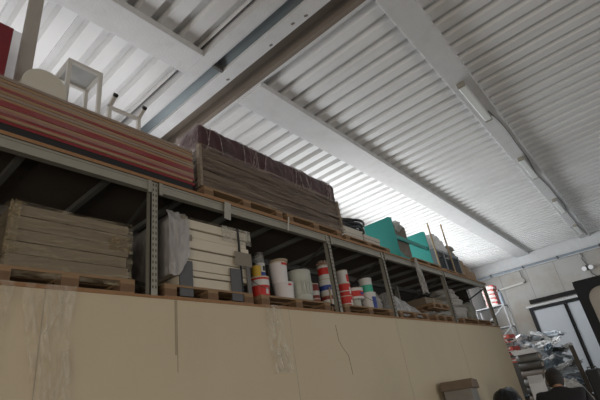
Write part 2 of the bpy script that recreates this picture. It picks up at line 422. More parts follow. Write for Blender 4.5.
B(11.375, 11.39, 3.5, 4.17, 0, RT-.03).build('end_sheet', _M['dark_back_sheet'], rack)
# ---------------------------------------------------------------- pallets
ZB = .945; ZU = 2.03
def pallet(x0, x1, z, label, y0=None, dep=.8, h=.12, grp='wooden pallets on the rack'):
    W = x1-x0
    if y0 is None: y0 = 2.99 if z > 1.9 else 3.02
    t = thing('wooden_pallet', label, 'pallet', ((x0+x1)/2, y0, z), group=grp)
    tb = .02; bb = .018
    n = 5
    for k in range(n):
        y = k*(dep-.12)/(n-1)
        B(-W/2, W/2, y, y+.12, h-tb, h).build('deck_board', WOOD, t)
    for x in (-W/2, -.06, W/2-.12):
        B(x, x+.12, 0, dep, h-2*tb, h-tb).build('stringer_board', WOOD, t)
        for y in (0, dep/2-.06, dep-.12):
            B(x, x+.12, y, y+.12, bb, h-2*tb).build('block', WOOD_B, t)
    for y in (0, dep/2-.06, dep-.12):
        B(-W/2, W/2, y, y+.12, 0, bb).build('skid_board', WOOD, t)
    return t
pallet(.74, 1.72, ZB, 'pallet under the film-wrapped grey-brown carton stack')
pallet(1.99, 3.02, ZB, 'pallet under the strapped stack of cream panels')
pallet(3.14, 4.36, ZB, 'pallet under the white pails, left of the second upright')
pallet(4.68, 6.0, ZB, 'pallet under the red and white paint cans right of the upright')
pallet(6.22, 7.32, ZB, 'pallet under the grey plastic sheet bundle')
pallet(7.62, 8.50, ZB, 'pallet at the bottom under the small flat carton')
pallet(9.0, 10.9, ZB, 'pallet under the pale sacks at the far end of the rack')
pallet(2.44, 3.64, ZU, 'pallet under the near half of the long wrapped plank stack', h=.11)
pallet(3.72, 4.92, ZU, 'pallet under the far half of the long wrapped plank stack', h=.11)
pallet(5.02, 6.36, ZU, 'pallet under the white paper bundles', h=.085)
pallet(7.3, 8.6, ZU, 'pallet in front of the teal furniture on the rack top', h=.085, dep=.6)
pallet(8.75, 10.15, ZU, 'pallet under the dark grey crate with white bag', h=.06)

# ---------------------------------------------------------------- top of the rack, left: stack of panels
RED = mat('red_edge', (.22, .018, .024), .5, var=.15, scale=3, stretch=(1, 1, 8))
TAN = mat('tan_edge', (.30, .18, .09), .6, var=.18, scale=2, stretch=(1, 1, 12), dirt=(.30, .23, .18), dscale=2.5)
TAN2 = mat('grey_tan_edge', (.27, .20, .15), .5, var=.2, scale=2, stretch=(1, 1, 12))
PINK = mat('pink_edge', (.27, .12, .10), .55, var=.2, scale=2, stretch=(1, 1, 10))
for dy in (3.01, 3.74):
    tag(B(-1.6, 1.69, -.05, .05, 0, .08).build('black_runner', BLACK), 'long black bearer under the %s of the red and tan panel stack' % ('front edge' if dy < 3.5 else 'rear edge'), 'bearer', loc=(.62, dy+.05, ZU))
seq = ['r', 't', 'r', 'p', 't', 'r', 'r', 't', 'o', 't', 'r', 't', 'o', 't', 'o']
zz = ZU+.08; hh = .405/len(seq)
rnd = random.Random(2)
names = {'r': (RED, 'red-edged'), 't': (TAN, 'tan-edged'), 'p': (PINK, 'pink-edged'), 'o': (TAN2, 'greyish tan')}
ords = ['lowest', 'second from the bottom', 'third from the bottom', 'fourth from the bottom', 'fifth from the bottom', 'sixth from the bottom', 'seventh from the bottom', 'middle', 'seventh from the top', 'sixth from the top', 'fifth from the top', 'fourth from the top', 'third from the top', 'second from the top', 'topmost']
for i, c in enumerate(seq):
    m_, nm = names[c]; x1 = 1.70 + rnd.uniform(-.02, .02); y0 = rnd.uniform(-.006, .006)
    tag(B(-1.75, x1, y0, .86, 0, hh-.0015).build('long_panel', m_, bevel=.002), '%s long panel, %s of the stack on the rack top' % (nm, ords[i]), 'panel', 'long panels stacked on the rack top', loc=(.62, 3.0, zz))
    zz += hh
ZS = zz     # top of the panel stack
wf = MB()
def wfn(u, v):
    x = -.9 + u*3.22; z = ZU+.085 + v*(ZS-ZU-.08)
    return (x, 2.982 + .006*noise.noise(Vector((x*3, 0, z*30))), z)
wf.grid(wfn, 50, 10)
wf.build('panel_wrap', film('panel_wrap_film', (.55, .50, .45), lo=.0, hi=.16, scale=2, stretch=(.7, 1, 6), rough=.35, bump=.3))
bpy.data.objects['panel_wrap'].location = (0, 0, 0)
tag(bpy.data.objects['panel_wrap'], 'clear wrap over the front of the red and tan panel stack', 'film')

# things on top of that stack
# red board standing at the left edge
tag(MB().obox((-.35, 0, .305), (.66, .03, .61), (0, 0.0, 0)).build('lacquered_board', mat('red_lacquer', (.17, .008, .015), .35), bevel=.004),
    'dark red board standing upright at the top left edge', 'board', loc=(.65, 3.12, ZS))
tag(MB().obox((-.02, 0, .55), (.5, .03, 1.1), (0, 0, 0)).build('laminate_board', mat('white_laminate', (.85, .87, .92), .4)),
    'white board standing behind the red board at the top left', 'board', loc=(.62, 3.62, ZS))
# grey wooden post up to the ceiling
tag(B(-.055, .055, -.03, .03, 0, 4.09-ZS).build('timber_post', mat('grey_timber', (.36, .33, .29), .7, var=.08, stretch=(6, 6, 1)), bevel=.004),
    'tall grey-beige timber post rising from the panel stack to the ceiling', 'post', loc=(.79, 3.28, ZS))
# round drum / lampshade
t = thing('round_lampshade', 'cream round drum lampshade lying on its side beside the timber post', 'lampshade', (.93, 3.14, ZS+.175))
rm_ = mat('cream_shade', (.50, .47, .38), .7, var=.05)
MB().tube([(0, 0, 0), (0, .20, 0)], .17, 40, cap=False).build('shade_wall', rm_, t, solid=.004)
MB().tube([(0, -.004, 0), (0, .006, 0)], .166, 40).build('shade_face', mat('cream_shade_face', (.55, .52, .44), .6, var=.04), t)
rg = MB(); rg.tube([(.17*math.cos(a*PI/20), 0, .17*math.sin(a*PI/20)) for a in range(41)], .006, 6, cap=False); rg.build('rim_ring', WHITE_MT, t)
# small white table
t = thing('small_table', 'small white side table with four legs and pale glass top on the panel stack', 'table', (1.265, 3.365, ZS))
lw = .145; ld = .15; th_ = .675
for sx in (-1, 1):
    for sy in (-1, 1):
        B(sx*lw-.017, sx*lw+.017, sy*ld-.017, sy*ld+.017, 0, th_-.035).build('leg', WHITE_MT, t)
B(-lw-.017, lw+.017, -ld-.017, -ld+.017, th_-.035, th_).box(-lw-.017, lw+.017, ld-.017, ld+.017, th_-.035, th_).box(-lw-.017, -lw+.017, -ld+.017, ld-.017, th_-.035, th_).box(lw-.017, lw+.017, -ld+.017, ld-.017, th_-.035, th_).build('top_frame', WHITE_MT, t)
B(-lw+.017, lw-.017, -ld+.017, ld-.017, th_-.02, th_-.012).build('glass_top', mat('frosted_glass', (.52, .54, .54), .15, alpha=.85, var=.03), t)
# metal frame with two capped arms
t = thing('metal_stand', 'small beige metal frame with two black-capped arms on the panel stack', 'stand', (1.70, 3.27, ZS))
for x in (-.155, .155):
    MB().bar((x, 0, 0), (x, 0, .385), .034, .034).build('post', WHITE_MT, t)
    a = MB().bar((x, -.0, .37), (x, -.10, .43), .034, .034).build('arm', WHITE_MT, t)
    MB().bar((x, -.10, .43), (x, -.125, .445), .038, .038).build('end_cap', BLACK, a)
MB().bar((-.155, 0, .36), (.155, 0, .36), .03, .03).build('cross_rail', WHITE_MT, t)

# ---------------------------------------------------------------- long wrapped plank stack with maroon roll
t = thing('wrapped_plank_stack', 'long stack of brown planks bound in cloudy stretch film on the rack top', 'planks', (2.42, 3.0, ZU+.11))
PLK = mat('brown_planks', (.075, .05, .038), .65, var=.35, scale=2.0, stretch=(.5, 1, 14), dirt=(.17, .13, .10), dirt_amt=.8, dscale=2.2)
pm = MB(); rnd = random.Random(9); z = 0; SH = .50
while z < SH-.03:
    h_ = .045; pm.box(.02+rnd.uniform(0, .015), 2.55+rnd.uniform(-.01, .02), rnd.uniform(0.012, .03), .84, z, z+h_-.004); z += h_
pm.build('plank_layers', PLK, t)
B(-.012, .02, -.004, .05, -.0, SH+.02).build('corner_board', mat('corner_card', (.25, .20, .15), .7), t)
B(2.56, 2.60, .0, .05, -.0, SH+.02).build('corner_board', mat('corner_card', (.40, .34, .26), .7), t)
fl = MB()
def wr(u, v):
    x = -.03 + u*2.66; z = -.005 + v*(SH+.03)
    return (x, -.012 + .014*noise.noise(Vector((x*2, 3, z*22))), z)
fl.grid(wr, 60, 16)
def wr2(u, v):
    y = -.01 + u*.87; z = -.02 + v*(SH+.04)
    return (-.034 + .006*noise.noise(Vector((3, y*5, z*14))), y, z)
fl.grid(wr2, 10, 10)
fl.build('stretch_film', film('plank_wrap_film', (.34, .265, .19), lo=.0, hi=.58, scale=1.8, stretch=(.5, 1, 8), rough=.35, bump=.5), t)
# maroon bundle
MAR = mat('maroon_plastic', (.055, .017, .02), .35, var=.5, scale=4, bump=1.0, bscale=11, dirt=(.008, .008, .007), dirt_amt=.8, dscale=5)
mb = MB(); prof = []
ML = 2.64
def mroll(u, v):
    a = 2*PI*u; x = v*ML
    e = min(1, (v*ML)/.05, (ML-v*ML)/.05); e = max(e, .0)**.35
    sg = lambda q, p_: math.copysign(abs(q)**p_, q)
    hy, hz = .22, .195
    y = sg(math.cos(a), .45)*hy; z = sg(math.sin(a), .55)*hz
    k = 1 + .06*noise.noise(Vector((x*4, math.cos(a)*2, math.sin(a)*2))) + .05*noise.noise(Vector((x*11, math.cos(a)*3, math.sin(a)*3)))
    return (x, .25 + y*e*k, .195 + z*e*k)
mb.grid(mroll, 40, 110)
mb.tube([(.001, .25, .195), (.012, .25, .195)], .1, 16)
t = thing('maroon_bundle', 'long maroon plastic-wrapped bundle lying on the wrapped plank stack', 'bundle', (2.46, 3.03, ZU+.11+SH))
mb.build('bundle_body', MAR, t)
BF = film('pinkish_film', (.42, .33, .32), lo=.3, hi=.8, scale=10); rnd = random.Random(5)
for k in range(30):
    x = rnd.uniform(.05, ML-.05); dx = rnd.uniform(-.22, .22); p = []
    for j in range(9):
        q = j/8; a = PI*1.22 - q*PI*.62
        sg = lambda q_, p_: math.copysign(abs(q_)**p_, q_)
        yy = .25 + sg(math.cos(a), .45)*.235; z2 = .195 + sg(math.sin(a), .55)*.206
        p.append((min(ML-.02, max(.02, x+dx*q)), yy, z2))
    MB().tube(p, rnd.choice((.0025, .004, .006)), 4).build('binding_strand', BF, t)
cv = MB()
def cvf(u, v):
    y = .03+u*.42; z = .0+v*.35
    return (-.012-.02*math.sin(v*PI)*math.sin(u*PI)+.012*noise.noise(Vector((1, y*9, z*9))), y, z)
cv.grid(cvf, 12, 10)
cv.build('end_film', film('pale_end_film', (.45, .36, .36), lo=.05, hi=.38, scale=7), t)

# ---------------------------------------------------------------- white paper bundles with cables on them
PAP = mat('paper_cream', (.56, .52, .45), .75, var=.06, scale=2, stretch=(1, 1, 30))
rnd = random.Random(8)
def sheaf(x, y, z, n, w_, d_, h_, label):
    t = thing('paper_bundle', label, 'paper', (x, y, z), group='cream paper bundles')
    for k in range(n):
        B(-w_/2+rnd.uniform(-.008, .008), w_/2+rnd.uniform(-.008, .008), rnd.uniform(-.006, .006), d_, k*h_, (k+1)*h_-.004).build('ream', PAP, t)
sheaf(5.42, 3.10, ZU+.085, 7, .62, .6, .033, 'left cream paper bundle on the pallet, black cable coil on it')
sheaf(6.03, 3.10, ZU+.085, 6, .50, .6, .033, 'right cream paper bundle on the pallet, next to the teal panel')
mb = MB(); rnd = random.Random(3)
cz = ZU+.085+7*.033
for k in range(26):
    r0 = rnd.uniform(.14, .34); cx = rnd.uniform(-.10, .22); cy = rnd.uniform(-.04, .06); p = []; tl = rnd.uniform(-.25, .25); ph = rnd.random()*6
    for j in range(25):
        a = 2*PI*j/24
        p.append((cx+r0*1.25*math.cos(a), cy+r0*.75*math.sin(a), (k % 9)*.022+.03*math.sin(a*2+ph)+tl*.12*math.cos(a)+.03))
    mb.tube(p, rnd.choice((.014, .020, .026)), 6, cap=False)
t = thing('cable_coil', 'tangle of black cables and hoses on the left paper bundle', 'cables', (5.60, 3.40, cz+.03))
mb.build('black_loops', BLACK, t)
mb = MB()
for k in range(5):
    p = [(-.35+.16*k+rnd.uniform(-.1, .1)+.1*j, -.05+.05*math.sin(j+k), .27+.05*math.sin(j*1.1+k*2)) for j in range(5)]
    mb.tube(p, .008, 6)
mb.build('white_loops', WHITE_PL, t)
# lying translucent sheet end on the deck (film apron)
fa = MB()
def ap(u, v):
    x = 4.80+u*.55; y = 2.99+v*.5
    return (x-.3*v, 3.02+v*.06, ZU+.09+.22*(1-u)*v+.02*noise.noise(Vector((x*5, v*4, 0))))
fa.grid(ap, 10, 6)
tag(fa.build('film_apron', film('apron_film', (.6, .57, .5), lo=.2, hi=.6, scale=6)), 'loose film flap between the wrapped planks and the paper bundles', 'film')

# ---------------------------------------------------------------- teal furniture
TEAL = mat('teal_lacquer', (.015, .25, .225), .45, var=.06, scale=2)
TEALE = mat('teal_edge', (.025, .22, .20), .5)
t = thing('teal_desk_frame', 'teal desk carcass with two side panels and a low rail on the rack top', 'desk', (6.90, 3.06, ZU+.0))
TZ = .0
MB().prism([(0, 0), (0, .84), (.05, .87), (.60, .87), (.60, 0)], 0, .03, 'X').build('side_panel', TEAL, t)
MB().prism([(0, .09), (0, .84), (.04, .87), (.46, .87), (.46, .09)], 1.49, 1.52, 'X').build('side_panel', TEAL, t)
B(.03, 1.49, .02, .05, .43, .51).build('rail', TEAL, t, bevel=.003)
B(.03, .40, 0, .5, .02, .09).build('plinth', TEAL, t, bevel=.003)
MB().prism([(.03, .09), (.30, .09), (.03, .22)], .02, .04, 'Y').build('gusset', TEALE, t)
# ribbed grey roll between
t = thing('folded_grey_mat', 'ribbed grey folded mat standing inside the teal desk carcass', 'mat', (7.36, 3.17, ZU+.09))
gm = MB()
for k in range(7):
    x = -.26+k*.078
    def pf(u, v, x=x):
        a = PI*v; return (x+.032*math.cos(2*PI*u)*1.0, .05*math.sin(2*PI*u)*1.2, v*.74)
    gm.tube([(x, 0, 0), (x, 0, .70), (x+.0, .03, .745), (x, .1, .76)], .040, 10)
gm.build('mat_folds', mat('grey_felt', (.17, .15, .125), .9, var=.15, scale=4), t)
MB().blob((-.12, -.02, .66), (.13, .10, .12), 4, .3).build('plastic_cap', FILM_T, t)

# ---------------------------------------------------------------- grey crate, bag, sticks
CR = mat('slate_grey_plastic', (.10, .115, .13), .5, var=.08)
CRL = mat('light_slate', (.22, .24, .26), .5, var=.08)
t = thing('grey_crate', 'dark slate grey open-fronted crate holding a white plastic bag', 'crate', (8.80, 3.09, ZU+.06))
cw = 1.38; chh = .50
B(0, cw, .45, .47, 0, chh).build('back_panel', CR, t)
B(0, .03, 0, .45, 0, chh).build('side_panel', CR, t); B(cw-.03, cw, 0, .45, 0, chh).build('side_panel', CR, t)
B(.03, cw-.03, 0, .45, 0, .05).build('bottom_rail', CRL, t)
B(.03, cw-.03, 0, .03, chh-.06, chh).build('top_rail', CRL, t)
for x in (.0, .42, .86, cw-.05): B(x, x+.05, -.012, .0, 0, chh).build('slat', CRL, t)
B(.03, cw-.03, .2, .22, .05, chh-.01).build('inner_panel', mat('dark_slate_inner', (.04, .045, .05), .6), t)
tag(MB().blob((0, 0, .15), (.60, .20, .36), 11, .28, 2.4, 36, 22, flat=-.12).build('plastic_bag', film('bag_film', (.66, .66, .65), lo=.9, hi=1.0, scale=7, bump=1.0)),
    'crumpled whitish plastic bag resting on top of the grey crate', 'bag', loc=(9.42, 3.33, ZU+.06+chh-.02))
STK = mat('stick_wood', (.42, .30, .18), .7)
for (bx, by, bz, tx, ty, tz_, l) in ((8.67, 3.04, ZU, 8.62, 3.02, 3.12, 'thin wooden stick standing at the left of the grey crate'),
                                     (9.52, 3.035, ZU, 9.42, 3.0, 3.26, 'thin wooden stick standing behind the right of the plastic bag')):
    tag(MB().tube([(0, 0, 0), (tx-bx, ty-by, tz_-bz)], .018, 8).build('wooden_stick', STK), l, 'stick', 'two wooden sticks', loc=(bx, by, bz))
# grey sack with folds on carton stack
GSK = mat('grey_sack', (.25, .235, .21), .85, var=.15, scale=5, bump=.5)
KRA = mat('brown_cardboard', (.30, .205, .125), .8, var=.1, scale=3)
KRA2 = mat('brown_cardboard_inner', (.20, .135, .085), .85)
def carton(x, y, z, w_, d_, h_, label, rz=0, m_=None, open_=False, group=None):
    t = thing('cardboard_box', label, 'box', (x, y, z), rz, group)
    m_ = m_ or KRA
    B(-w_/2, w_/2, 0, d_, 0, h_).build('carton_body', m_, t, bevel=.004)
    if open_:
        MB().obox((-w_/2-.05, d_/2, h_+.06), (.012, d_, .17), (0, -.7, 0)).build('flap', KRA2, t)
        MB().obox((w_/2+.05, d_/2, h_+.06), (.012, d_, .17), (0, .7, 0)).build('flap', KRA2, t)
    else:
        B(-.02, .02, -.002, d_+.002, h_-.08, h_+.002).build('tape', mat('packing_tape', (.36, .26, .16), .35), t)
    return t
carton(10.36, 3.10, ZU, .26, .5, .50, 'upright brown carton right of the grey crate')
carton(10.72, 3.12, ZU, .34, .5, .42, 'middle brown carton in the row right of the grey crate', rz=.08)
carton(11.12, 3.14, ZU, .34, .5, .30, 'last brown carton at the far end of the rack top', rz=-.05)
t = thing('grey_sack', 'grey folded fabric sack lying over the cartons on the rack top', 'sack', (10.42, 3.40, ZU+.51))
MB().blob((0, 0, .12), (.36, .2, .24), 21, .22, 2.2, 30, 18, flat=-.12).build('sack_body', GSK, t)
MB().blob((-.06, -.02, .36), (.32, .17, .10), 22, .25, 2, 30, 14).build('sack_fold', GSK, t)

# ---------------------------------------------------------------- lower shelf
LY = 3.04; LZ = ZB+.12
# (a) wrapped grey-brown cartons
t = thing('wrapped_carton_stack', 'stack of flat grey-brown cartons bound in shiny film, far left of the shelf', 'boxes', (.81, LY, LZ))
GB = mat('grey_brown_card', (.20, .16, .11), .7, var=.3, scale=1.6, stretch=(.7, 1, 9), dirt=(.16, .13, .10), dscale=2)
hs = [.10, .09, .09, .10, .085]; z = 0; rnd = random.Random(6)
for h_ in hs:
    B(rnd.uniform(0, .015), .86+rnd.uniform(-.01, .01), rnd.uniform(.005, .02), .78, z, z+h_-.004).build('flat_carton', GB, t, bevel=.004); z += h_
fl = MB()
def wa(u, v):
    x = -.015+u*.90; z = -.06+v*(.53)
    return (x, -.012+.014*noise.noise(Vector((x*4, 1, z*16))), z)
fl.grid(wa, 40, 24)
def wb(u, v):
    y = -.01+u*.8; z = -.03+v*.5
    return (-.02+.016*noise.noise(Vector((5, y*7, z*16))), y, z)
fl.grid(wb, 20, 20)
fl.build('shiny_film', film('shiny_wrap', (.36, .30, .20), lo=.05, hi=.6, scale=3, stretch=(.8, 1, 5), rough=.15, bump=1.0), t)
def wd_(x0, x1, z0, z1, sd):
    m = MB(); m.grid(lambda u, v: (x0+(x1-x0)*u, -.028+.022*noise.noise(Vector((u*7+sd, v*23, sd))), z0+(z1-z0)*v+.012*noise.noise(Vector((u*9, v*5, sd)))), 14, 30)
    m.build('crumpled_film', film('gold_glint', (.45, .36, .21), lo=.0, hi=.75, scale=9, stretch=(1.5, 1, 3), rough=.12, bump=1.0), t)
wd_(-.02, .05, .08, .47, 1); wd_(.69, .86, .22, .33, 5)  # pale gold patches paint highlights onto the carton wrap
# dim things right of it in the dark
t = thing('stacked_boards', 'dim grey boards stacked in the dark beside the first upright', 'boards', (1.80, 3.5, ZB))
for k in range(5):
    MB().obox((.0, .25, .04+k*.07), (.22, .55, .05), (0, 0, .02*k)).build('board', mat('dim_board', (.20, .19, .17), .8), t)

# (b) cream panel stack
CRM = mat('cream_panel', (.60, .54, .43), .55, var=.05, scale=2, dirt=(.40, .36, .29), dscale=2)
t = thing('cream_panel_stack', 'strapped stack of cream panels, white film over its left end', 'panels', (2.12, LY, LZ))
z = 0; pw = .94; rnd = random.Random(12)
for k, h_ in enumerate([.11, .062, .105, .105, .115, .09, .10]):
    a = .02+rnd.uniform(0, .02) + (.06 if k > 3 else 0); b = pw+rnd.uniform(-.03, .0) - (.12 if k == 0 else 0)
    B(a, b, rnd.uniform(0, .03), .74, z, z+h_-.009).build('cream_panel', CRM, t, bevel=.007); z += h_
ST = z
dark = mat('grey_strap', (.10, .10, .105), .5)
for x in (.10, .70):
    B(x-.07, x+.07, -.012, .0, -.09, .24).build('dark_cloth_band', dark, t)
B(pw-.09, pw-.04, -.014, -.002, .0, .42).build('dark_cloth_band', mat('dark_band', (.14, .13, .12), .6), t)
B(.765, .785, -.016, -.002, .0, ST+.01).box(.765, .785, -.01, .75, ST, ST+.006).build('strap', BLACK, t)
tp = mat('brown_tape', (.22, .19, .15), .4)
B(.07, .13, -.016, -.002, .32, ST).build('tape_patch', tp, t); B(.10, .17, -.020, -.0165, .44, .50).build('tape_patch', tp, t); B(.70, .93, -.019, -.0165, .28, .43).build('tape_patch', tp, t)
fl = MB()
def wc(u, v):      # film hood over the left end, draping
    if u < .5: x, y = -.09+.02*noise.noise(Vector((v*6, u*6, 1))), .75-u*1.5
    else: x, y = -.09+(u-.5)*.44, -.035+.02*noise.noise(Vector((u*12, v*5, 2)))
    z = .10*(.5-abs(u-.5)) + v*(ST-.05) if v < .85 else ST-.05
    zt = (.08 + .45*(max(0, u-.72))*1.6)
    z = zt + v*(ST+.05-zt)
    if v > .8: x += (v-.8)*.5*(1 if u < .5 else .2); y += (v-.8)*.4*(1 if u >= .5 else 0)
    return (x, y, z + .01*noise.noise(Vector((u*9, v*9, 5))))
fl.grid(wc, 40, 24)
def wt(u, v): return (-.0+u*.25, .05+v*.65, ST+.05-.12*abs(u-.3)**1.3+.015*noise.noise(Vector((u*8, v*8, 3))))
fl.grid(wt, 16, 12)
fl.build('film_hood', film('hood_film', (.46, .44, .43), lo=.60, hi=.95, scale=3, stretch=(2, 2, .6), bump=.8, rough=.3), t)
fl = MB()
fl.grid(lambda u, v: (.55+u*.41, -.006+.006*noise.noise(Vector((u*9, v*9, 7))) + (0), ST-.16+v*.17), 12, 8)
fl.grid(lambda u, v: (.10+u*.86, v*.7, ST+.006+.006*noise.noise(Vector((u*12, v*9, 8)))), 20, 8)
fl.build('top_film', film('top_film', (.55, .52, .45), lo=.25, hi=.6, scale=5), t)

# (c) cans and pails
def label_mat(name, c): return mat(name, c, .4, var=.08)
def bucket(x, y, z, r, h, body, band, label, text=None, lid=None, handle=True, group='paint cans and pails', taper=.90, bz=(.2, .8), bm2=None, txt=None):
    t = thing('paint_bucket', label, 'bucket', (x, y, z), group=group)
    rb = r*taper
    R_ = lambda q: rb+(r-rb)*q
    MB().lathe([(0, 0), (rb, 0), (R_(.9), h*.9), (r, h*.9), (r, h*.93), (R_(.95), h*.93), (R_(.96), h*.955)], 32).build('pail_body', body, t)
    MB().lathe([(r*1.02, h*.94), (r*1.03, h), (r*.97, h*1.0), (r*.95, h*.98), (0, h*.98)], 32).build('lid', lid or body, t)
    if band:
        a, b = bz
        MB().lathe([(R_(a)+.0015, h*a), (R_(b)+.0015, h*b)], 32).build('label_band', band, t)
    if bm2:
        col, a, b, c0, c1 = bm2       # a patch on the front: angles around -Y
        MB().lathe([(R_(a)+.003, h*a), (R_(b)+.003, h*b)], 10, a0=-PI/2-.45+c0, a1=-PI/2-.45+c1).build('label_patch', col, t)
    if handle:
        p = [(R_(.85)*1.03*math.cos(PI+PI*j/14), R_(.85)*1.06*math.sin(PI+PI*j/14), h*(.88-.42*math.sin(PI*j/14))) for j in range(15)]
        MB().tube(p, .0035, 5).build('handle', GALV_D, t)
    return t
PR = label_mat('red_label', (.55, .03, .022)); PW = WHITE_PL; PDR = label_mat('dark_red_can', (.22, .03, .025))
PBL = label_mat('blue_label', (.03, .06, .28)); PGR = label_mat('green_label', (.05, .42, .28)); PYE = label_mat('yellow_plastic', (.60, .38, .04))
PGY = mat('grey_green_pail', (.43, .44, .38), .5, var=.04); PWH = mat('bright_white_pail', (.66, .63, .62), .45, var=.04)
PCR = mat('cream_lid', (.52, .45, .34), .5)
Y1 = 3.27
bucket(3.39, Y1, LZ, .115, .27, PR, PW, 'red paint pail with white band below the yellow tub', lid=PCR, bz=(.62, .86), bm2=(PW, .25, .5, .3, .65))
# yellow tub and blue-white can
bucket(3.35, Y1-.01, LZ+.272, .058, .13, PYE, None, 'small yellow tub on the red pail', lid=PYE, handle=False)
bucket(3.46, Y1+.03, LZ+.272, .060, .19, PW, PBL, 'small white can with blue label on the red pail', handle=False, bz=(.05, .42), bm2=(BLACK, .5, .8, .2, .8))
t = thing('glass_jar', 'clear glass jar with a dark lid on top of the small blue and white can', 'jar', (3.46, Y1+.03, LZ+.465))
MB().lathe([(0, 0), (.055, 0), (.058, .02), (.058, .09), (.045, .11), (.045, .12)], 24).build('jar_glass', mat('cloudy_glass', (.4, .4, .38), .15, alpha=.45), t)
MB().lathe([(.05, .11), (.05, .135), (0, .135)], 24).build('jar_lid', GALV_D, t)
pp = bucket(3.80, Y1, LZ, .125, .245, PWH, None, 'lower white pail with red print, under another white pail', lid=PWH, handle=False, bm2=(PR, .80, .90, .1, .5))
bucket(3.76, Y1+.01, LZ+.245, .110, .26, PWH, None, 'upper white pail with a brown lid and red rim print, second level', lid=PCR, bm2=(PR, .82, .93, .0, .9), handle=False)
t = thing('wood_disc', 'round brown wooden disc tilted on top of the upper white pail', 'disc', (3.77, Y1+.0, LZ+.507))
MB().tube([(0, 0, 0), (.0, .0, .03)], .112, 28).build('disc_plate', mat('plywood_disc', (.35, .27, .19), .8), t)
# ribbed grey white pail (fluted bin)
t = thing('ribbed_pail', 'large pale grey ribbed pail without handle, right of the white pails', 'pail', (4.16, Y1+.03, LZ))
MB().lathe([(0, 0), (.135, 0), (.140, .05), (.145, .055), (.148, .13), (.142, .135), (.150, .30), (.156, .305), (.158, .40), (.160, .44), (.152, .45), (0, .45)], 36).build('pail_body', PGY, t)
rb = MB()
for k in range(12):
    a = -PI/2+(-.5+k/11.)*1.3
    if k % 3 == 2: continue
    rb.bar((.149*math.cos(a), .149*math.sin(a), .14), (.157*math.cos(a), .157*math.sin(a), .29), .012, .012)
rb.build('rib', mat('pail_rib', (.50, .51, .46), .5), t)
# small tins at the back right and between
DC = 'darker paint tin in the shade left of the second upright'
def tin(x, y, z, r, h, m1, m2, label, lid=None, **k): return bucket(x, y, z, r, h, m1, m2, label, lid=lid or PCR, handle=False, taper=.97, **k)
tin(4.50, 3.36, ZB, .085, .25, PDR, PCR, 'dark red tin, bottom left of the upright', bz=(.55, .8))
tin(4.51, 3.36, ZB+.255, .08, .20, PDR, PW, 'dark red tin stacked second, left of the upright', bz=(.2, .5))
tin(4.83, 3.36, LZ, .10, .20, PDR, PW, 'red and white tin at the bottom, hidden partly by the upright', bz=(.2, .7))
tin(4.83, 3.36, LZ+.205, .10, .23, PW, PBL, 'white tin with blue print, second level at the upright', bz=(.3, .6))
tin(4.84, 3.36, LZ+.44, .095, .20, PW, PR, 'white tin with red print, third level at the upright', bz=(.3, .8))
tin(5.12, 3.27, LZ, .105, .19, PR, PW, 'red paint can, bottom of the stack of three right of the upright', bz=(.35, .42), bm2=(PW, .15, .65, .25, .6))
tin(5.15, 3.28, LZ+.192, .10, .19, PR, PW, 'red paint can, middle of the stack of three right of the upright', bz=(.35, .42), bm2=(PW, .15, .65, .25, .6))
tin(5.17, 3.28, LZ+.384, .085, .20, PW, None, 'white can with red patch, top of the stack of three', bm2=(PR, .1, .65, .1, .8))
tin(5.42, 3.32, LZ, .105, .165, PGY, None, 'pale grey tin at the bottom next to the three red cans', lid=PGY)
tin(5.42, 3.30, LZ+.168, .15, .165, PW, PR, 'wide white tin with red and blue band, on the pale grey tin', bz=(.2, .7), bm2=(PBL, .35, .55, .2, .75))
bucket(5.77, 3.27, LZ, .13, .29, PW, None, 'white pail with dark blue label below the green and white can', bm2=(PBL, .15, .75, -.1, .65), handle=True)
bucket(5.80, 3.28, LZ+.29, .105, .24, PW, PGR, 'tall white can with green label on the blue-labelled pail', bz=(.08, .55), handle=False)
tag(MB().blob((0, 0, .12), (.09, .08, .17), 5, .25, 2.5, 24, 16, flat=-.12).build('plastic_bag', FILM_T), 'small crumpled clear bag beside the blue-labelled white pail', 'bag', loc=(5.99, 3.26, LZ))
tag(MB().blob((0, 0, .04), (.10, .07, .05), 15, .35, 2.5, 24, 14, flat=-.04).build('crumpled_rag', mat('brown_rag', (.3, .2, .15), .9, bump=.4)), 'crumpled brownish rag on top of the cans at the upright', 'rag', loc=(4.84, 3.36, LZ+.64))
tag(MB().tube([(0, 0, 0), (.17, .10, .42)], .012, 8).build('paint_stick', STK), 'thin stick leaning against the tins left of the second upright', 'stick', loc=(4.60, 3.17, LZ-.12))

# (d) plastic sheet bundle
t = thing('plastic_sheet_bundle', 'rumpled grey translucent sheet sloping over a pallet behind the third upright', 'sheet', (6.76, 3.48, LZ))
def shf(u, v):
    x = -.62+u*1.25; y = -.40+v*.75
    hgt = .30*max(0, 1-u*1.05)**.8 + .06
    if u < .1: hgt = .30*u/.1+.02
    e = min(1, v/.12)
    z = hgt*e + .035*noise.noise(Vector((x*6, y*6, 2)))*e
    if v < .001: z = -.06 - .03*noise.noise(Vector((x*8, 0, 0)))
    if u > .97: z = -.10
    return (x, y, z)
MB().grid(shf, 40, 24).build('sheet_surface', FILM_T, t)
bpm = MB().box(-.5, .0, -.2, .3, 0.0, .16); bpm.build('wrapped_core', mat('dark_core', (.12, .11, .10), .9), t)
